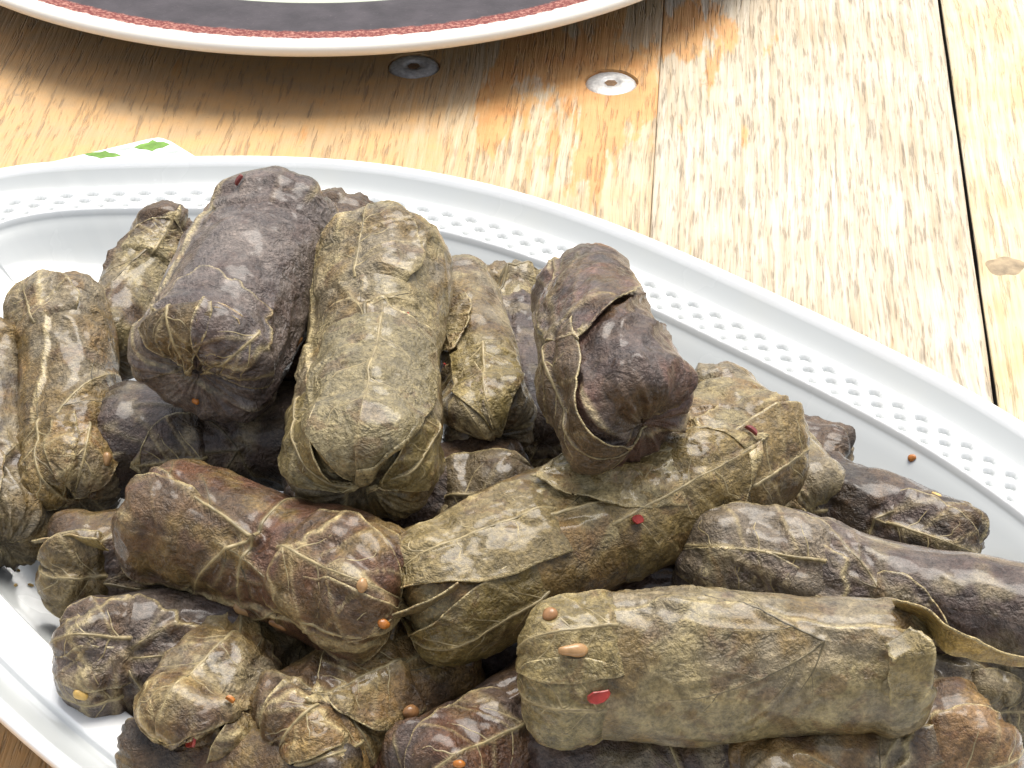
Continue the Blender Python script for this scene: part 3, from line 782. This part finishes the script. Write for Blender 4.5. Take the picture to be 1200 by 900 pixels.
P_('D19', 'blunt brown roll tucked under the dark veined one at the left', [(66, 660, 2.0), (330, 655, 2.0)], 1.03, (BRN, OLB, PUR), 29, n=5.8, ends=(1.4, .5), veins=[(-1.6, .3, 0, .8)])
P_('D20', 'grey brown creased roll at the left against the platter wall', [(84, 768, 1.95), (310, 752, 2.0)], 1.12, (PUR, PGR, BRN), 30, n=5.6, ends=(1.3, .8), wr=1.3, veins=[(-.7, 0, 60, .7)], lobes=[(-.3, .1, 1.1, 0, .12)])
P_('D21', 'short roll end wrapped in a pale edged leaf at the bottom left', [(315, 735, 2.0), (212, 892, 2.0)], 1.1, (OLB, GRO, BRN), 31, n=5.2, ends=(.8, 1.3), veins=[(1.2, -.2, 170, 1.1)], lobes=[(.5, .1, 1.35, .5, .13)])
P_('D22', 'brown roll with gathered front end, second from the left along the bottom', [(528, 756, 2.2), (330, 890, 2.0)], 1.18, (TAN, BRN, OLB), 32, n=5.2, ends=(.6, 1.5), veins=[(.9, .3, 180, 1.0)], lobes=[(2.0, .2, .8, 0, .1)])
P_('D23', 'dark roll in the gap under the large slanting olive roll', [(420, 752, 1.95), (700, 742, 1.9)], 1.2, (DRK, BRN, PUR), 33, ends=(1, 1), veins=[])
P_('D24', 'bumpy red brown roll at the bottom centre', [(690, 800, 1.9), (490, 945, 1.9)], 1.18, (BRN, RED, PUR), 34, ends=(.7, 1.2), wr=1.6, veins=[(.3, .3, 190, 1.1)])
P_('D25', 'dark roll lying crosswise under the dark top roll', [(120, 515, 2.5), (400, 510, 2.9)], 1.15, (PUR, DRK, GRO), 35, ends=(1, .8), veins=[(.6, .2, 180, .6)])
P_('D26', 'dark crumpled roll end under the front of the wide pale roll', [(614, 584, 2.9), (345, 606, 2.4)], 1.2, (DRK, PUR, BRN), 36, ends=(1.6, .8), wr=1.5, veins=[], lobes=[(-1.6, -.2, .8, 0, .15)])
P_('D27', 'olive brown roll deep in the gap left of the purple one', [(598, 440, 1.9), (655, 655, 1.9)], 1.1, (OLB, BRN, OLV), 37, ends=(1, 1), veins=[])
P_('D28', 'narrow grey roll showing between the two middle rolls', [(600, 370, 3.2), (636, 520, 3.2)], .72, (PGR, PUR, GRO), 38, ends=(1, 1), veins=[])
P_('D29', 'reddish brown roll behind the top of the pile, mostly hidden', [(404, 262, 3.4), (330, 440, 3.6)], 1.0, (RED, BRN, DRK), 39, ends=(1.2, 1), veins=[])
P_('D30', 'dark grey roll low in the pile beneath the long grey one', [(700, 700, 2.1), (1000, 690, 2.0)], 1.3, (PUR, GRO, DRK), 40, ends=(1, 1), veins=[])
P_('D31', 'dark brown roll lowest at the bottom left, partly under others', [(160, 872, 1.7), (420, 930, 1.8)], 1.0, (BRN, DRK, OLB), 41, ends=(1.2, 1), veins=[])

for q in ROLLS: base_shape(q)
squish()
for q in ROLLS: detail(q)
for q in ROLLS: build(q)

# --- free leaf lobes and strips
def F_(key, *a, **k): flap_on(D[key], D[key].root, *a, **k)
# x along the roll from its middle towards the second tip, y round it from the side that shows
F_('D1', 1.9, -.7, 4, 1.1, None, .05, None, 1)
F_('D1', 2.0, .9, -8, .8, None, .10, (.115, .085, .045), 2)
F_('D1', -1.2, .2, 176, 1.25, 2.2, .05, None, 21, vein=False)
F_('D2', 1.1, .35, 4, .80, None, .10, (.15, .11, .045), 17)
F_('D2', 1.4, -.6, 10, .7, None, .12, None, 51)
F_('D2', -1.0, .3, 170, .9, 1.6, .05, None, 22)
F_('D3', .9, .5, -5, .8, None, .12, None, 23)
F_('D4', -.3, 0, 180, .7, 1.2, .1, None, 24)
F_('D5', -.2, -.15, 3, 1.30, 4.1, .25, (.185, .165, .105), 3)
F_('D5', -.9, .5, 185, 1.2, 2.3, .05, None, 25)
F_('D5', 1.4, 1.45, -4, .65, None, .3, (.15, .125, .06), 4)
F_('D5', 1.9, -1.4, 6, .7, None, .2, (.15, .125, .06), 52)
F_('D6', .7, -.25, 8, .6, None, .15, (.18, .15, .07), 5)
F_('D6', 1.2, .45, -6, .5, None, .2, None, 53)
F_('D6', -.9, .3, 0, .55, 1.6, .04, None, 26)
F_('D8', .1, .95, 10, .85, None, .06, (.115, .085, .06), 6)
F_('D8', -1.5, .1, 4, 1.2, 2.6, .02, None, 27, vein=False)
F_('D9', .7, -.1, 178, 1.25, 3.3, .06, (.165, .128, .058), 7)
F_('D9', -1.9, -.5, 176, .9, None, .10, (.16, .12, .055), 59)
F_('D9', 1.0, .6, 8, .95, None, .12, (.17, .14, .075), 8)
F_('D9', 1.7, -.6, -8, .75, None, .2, (.15, .12, .05), 55)
F_('D9', -1.4, .5, 20, 1.05, 2.6, .06, None, 29)
F_('D10', 0, .2, 0, .9, 1.9, .06, None, 30)
F_('D12', -.5, .1, 170, .75, None, .1, None, 31)
F_('D12', .4, 0, 0, .75, None, .1, None, 32)
F_('D13', -.9, -.35, 176, .85, None, .12, (.14, .12, .10), 9)
F_('D13', -1.3, .5, 186, .7, None, .15, None, 56)
F_('D13', -.4, .4, 10, .9, 1.8, .05, None, 33)
F_('D14', -1.8, .60, 184, .85, None, .1, (.19, .165, .09), 10)
F_('D14', -1.6, -.75, 174, .85, None, .12, (.18, .15, .075), 11)
F_('D15', -.3, .2, 10, .7, 1.5, .1, None, 35)
F_('D16', .7, .2, 4, 1.0, None, .1, (.16, .10, .05), 19)
F_('D17', .2, .3, 0, .9, 1.6, .08, None, 36)
F_('D18', .5, -.3, 5, 1.1, None, .1, None, 12)
F_('D18', 1.3, .7, -6, .75, None, .15, None, 57)
F_('D18', -1.0, .2, 175, 1.1, None, .05, None, 37, vein=False)
F_('D19', -.9, .2, 178, .85, None, .15, (.13, .10, .05), 18)
F_('D20', -.6, .6, 178, .9, None, .15, None, 13)
F_('D20', -.4, -.3, 186, .8, None, .15, None, 38)
F_('D21', -.6, .35, 8, 1.15, 2.9, .10, None, 14)
F_('D21', .3, -.9, -6, .7, None, .2, None, 39)
F_('D22', .8, -.4, 5, .85, None, .10, None, 15)
F_('D22', 1.1, .5, -6, .75, None, .15, None, 58)
F_('D22', -.6, .3, 10, 1.0, 1.9, .06, None, 40)
F_('D24', -.1, .2, 8, 1.0, None, .10, None, 41)
F_('D25', .1, .3, 175, .8, 1.5, .08, None, 42)
F_('D26', -.7, .2, 182, .85, None, .25, (.12, .10, .07), 16)
F_('D26', -1.0, -.7, 174, .6, None, .25, None, 43)
q = D['D14']
ribbon(q, q.root, [at(1050, 712, 5.0), at(1085, 722, 5.1), at(1120, 752, 4.9), at(1160, 768, 4.6), at(1235, 782, 4.3)], [.22, .42, .34, .16, .05], (.30, .20, .06), 3, wdir=[(.2, -.5, 1), (0, -.6, 1), (0, -.3, 1), (0, -.2, 1), (0, 0, 1)])
ribbon(q, q.root, [at(1052, 745, 5.2), at(1070, 765, 5.1), at(1066, 800, 4.6), at(1056, 832, 4.0)], [.25, .36, .34, .16], (.20, .15, .06), 4, wdir=(1, .1, .1))
q = D['D1']
sp, _n = surf(q, np.array([2.35, 2.05, 2.0, 2.1, 2.4]), np.array([-.55, -.35, 0., .35, .55]), np.array([.03, .05, .06, .05, .03]))
ribbon(q, q.root, sp, [.04, .09, .07, .10, .03], (.22, .125, .03), 9, wdir=tuple(axis_tan(q, np.array(.5))))
q = D['D19']
ribbon(q, q.root, [at(120, 640, 3.0), at(85, 632, 2.9), at(38, 634, 2.7)], [.22, .14, .04], (.30, .22, .08), 5, wdir=(0, -.5, 1))
q = D['D9']
ribbon(q, q.root, [at(540, 690, 4.3), at(500, 712, 4.1), at(452, 724, 3.9)], [.35, .25, .08], (.2, .15, .07), 6, wdir=(.2, -.6, 1))

# ------------------------------------------------------------------ rice grains and pepper flakes
bpy.context.view_layer.update()
def world_tree(objs):
    V, F = [], []; o = 0
    for ob in objs:
        m = np.array(ob.matrix_world); v = np.empty(len(ob.data.vertices)*3); ob.data.vertices.foreach_get('co', v)
        v = v.reshape(-1, 3)@m[:3, :3].T+m[:3, 3]; V.append(v)
        for p in ob.data.polygons: F.append([i+o for i in p.vertices])
        o += len(v)
    return BVHTree.FromPolygons(np.concatenate(V).tolist(), F)
leaf_objs = [c for q in ROLLS for c in q.root.children if c.name.startswith(('leaf_wrap', 'leaf_flap', 'leaf_strip'))]
tree = world_tree(leaf_objs+[platter])
def drop(px, py):
    d = Vector((at(px, py, 0)-CAM)); d.normalize()
    h = tree.ray_cast(Vector(CAM*S), d); return h[0], h[1]
RICE = mat_plain('stained_rice', (.30, .15, .06), .25, 0, .25, 700, .2)
RICEP = mat_plain('pale_rice', (.40, .23, .10), .25, 0, .2, 700, .2)
PEP = mat_plain('red_pepper', (.30, .030, .020), .3, 0, .3, 600, .2)
ORG = mat_plain('orange_carrot', (.40, .14, .025), .25, 0, .25, 600, .2)
DKR = mat_plain('dark_red_stem', (.16, .025, .02), .4, 0, .3, 600, .2)
YEL = mat_plain('yellow_crumb', (.65, .42, .12), .4, 0, .25, 600, .2)
def frame(nr, ang):
    nr = np.array(nr); t = np.array([math.cos(ang), math.sin(ang)*.6, -math.sin(ang)*.8*-1]); t = np.array([math.cos(ang), 0.59*math.sin(ang), .8*math.sin(ang)])
    t = t-(t@nr)*nr; t /= np.linalg.norm(t); return t, np.cross(nr, t), nr
def grain(px, py, L_, W_, ang, mat, label, name='rice_grain', cat='rice grain', group='grains of rice on the rolls', sink=.32):
    L_ *= .76; W_ *= .68
    p, nr = drop(px, py)
    if p is None: return
    t, b, n_ = frame(nr, R(ang)); p = np.array(p)/S
    u = np.linspace(0, math.pi, 15); a = np.linspace(0, 2*math.pi, 13)[:-1]
    V = []
    for k in u:
        for c in a:
            rr = math.sin(k)**.8*(1+.10*math.sin(3*k+px)+.10*math.sin(2*c+px)*math.cos(k*2+py)); V.append(p+t*(math.cos(k)*L_/2)+b*(rr*math.cos(c)*W_/2)+n_*(rr*math.sin(c)*W_*.42+W_*(.42-sink)+.06*L_*math.sin(k)))
    o = mesh_obj(name, np.array(V), gridfaces(15, 12, True)[:, ::-1], mat, origin=p)
    tag(o, label, cat, group)
def flake(px, py, L_, W_, ang, mat, label, name='pepper_flake', cat='pepper flake', group='red pepper flakes on the rolls', shape=4):
    p, nr = drop(px, py)
    if p is None: return
    t, b, n_ = frame(nr, R(ang)); p = np.array(p)/S; rs = np.random.default_rng(int(px*7+py))
    k = 10; V = []; a = np.linspace(0, 2*math.pi, k+1)[:-1]
    rad = np.array([rs.uniform(.8, 1.1) for _ in a])
    for z, sc in ((-.01, .95), (.03, 1.0), (.05, .85)):
        for c, rr in zip(a, rad):
            sq = 1/max(abs(math.cos(c)), abs(math.sin(c)))**.6
            V.append(p+t*(math.cos(c)*rr*sq*sc*L_/2)+b*(math.sin(c)*rr*sq*sc*W_/2)+n_*(z+.035-.10*(math.cos(c)*rr)**2*L_+.03))
    F = [tuple(int(i) for i in f) for f in gridfaces(3, k, True)]+[tuple(range(k))[::-1], tuple(range(2*k, 3*k))]
    o = mesh_obj(name, np.array(V), F, mat, origin=p, smooth=False)
    tag(o, label, cat, group)
grain(671, 762, .62, .30, 0, RICEP, 'long tan rice grain lying on the left end of the pale front roll')
grain(645, 722, .34, .32, 70, RICE, 'round orange grain in the upper left corner of the pale front roll')
grain(350, 402, .36, .27, 80, RICE, 'orange grain wedged between the dark top roll and the wide pale roll')
grain(284, 716, .48, .36, -20, RICEP, 'pinkish grain lying under the dark veined roll')
grain(326, 734, .48, .26, -5, RICE, 'brown grain right of the pinkish one in the gap')
grain(424, 686, .32, .25, 80, RICEP, 'pale grain at the front end of the dark veined roll')
grain(95, 813, .34, .28, -20, YEL, 'yellow crumb at the foot of the grey creased roll', 'food_crumb', 'crumb', 'crumbs on the platter')
grain(449, 731, .30, .22, -20, ORG, 'small orange crumb at the left tip of the slanting roll', 'food_crumb', 'crumb', 'crumbs on the platter')
grain(480, 834, .42, .34, 0, RICE, 'brown grain among the rolls at the bottom centre')
grain(124, 538, .34, .26, 70, RICEP, 'pale pinkish grain in the gathered end of the left olive roll')
grain(1069, 537, .22, .20, 10, ORG, 'orange crumb on the bare white of the platter', 'food_crumb', 'crumb', 'crumbs on the platter')
grain(1098, 579, .26, .15, -15, YEL, 'yellow crumb on the dark roll beside the platter wall', 'food_crumb', 'crumb', 'crumbs on the platter')
grain(228, 470, .26, .2, 0, ORG, 'orange crumb in the front end of the dark top roll', 'food_crumb', 'crumb', 'crumbs on the platter')
grain(538, 896, .26, .2, 0, ORG, 'orange crumb at the bottom edge of the bumpy red brown roll', 'food_crumb', 'crumb', 'crumbs on the platter')
flake(701, 816, .38, .2, 15, PEP, 'large red flake low on the left end of the pale front roll')
flake(220, 866, .28, .26, 0, PEP, 'red flake at the bottom left under the pale edged leaf')
flake(517, 437, .42, .11, 88, PEP, 'red sliver in the crease between the wide and the narrow olive rolls')
flake(487, 374, .40, .09, 85, PEP, 'thin red sliver on the right flank of the wide pale roll')
flake(516, 492, .24, .18, 80, ORG, 'orange red flake at the corner of the front leaf lobe')
flake(543, 302, .22, .10, 85, PEP, 'tiny red tip sticking up behind the narrow olive roll')
flake(978, 534, .30, .24, 20, PEP, 'red spot on the small dark roll end at the far right')
flake(746, 609, .20, .16, 0, PEP, 'pinkish red fleck on the middle of the slanting olive roll')
flake(879, 507, .26, .10, -50, DKR, 'dark red fleck on the smooth olive roll')
flake(283, 213, .24, .10, 60, DKR, 'dark red stem stub on the back of the dark top roll')
flake(268, 822, .16, .09, -30, ORG, 'orange fleck on the pale edged leaf at the bottom left')
for k, (px, py, ww) in enumerate(((20, 668, 'upper'), (36, 686, 'lower right'), (18, 686, 'lower left'))):
    grain(px, py, .16, .10, 30*k, YEL, ww+' speck of yellow oil on the bare platter at the left', 'oil_speck', 'oil speck', 'oil specks on the platter', sink=.38)
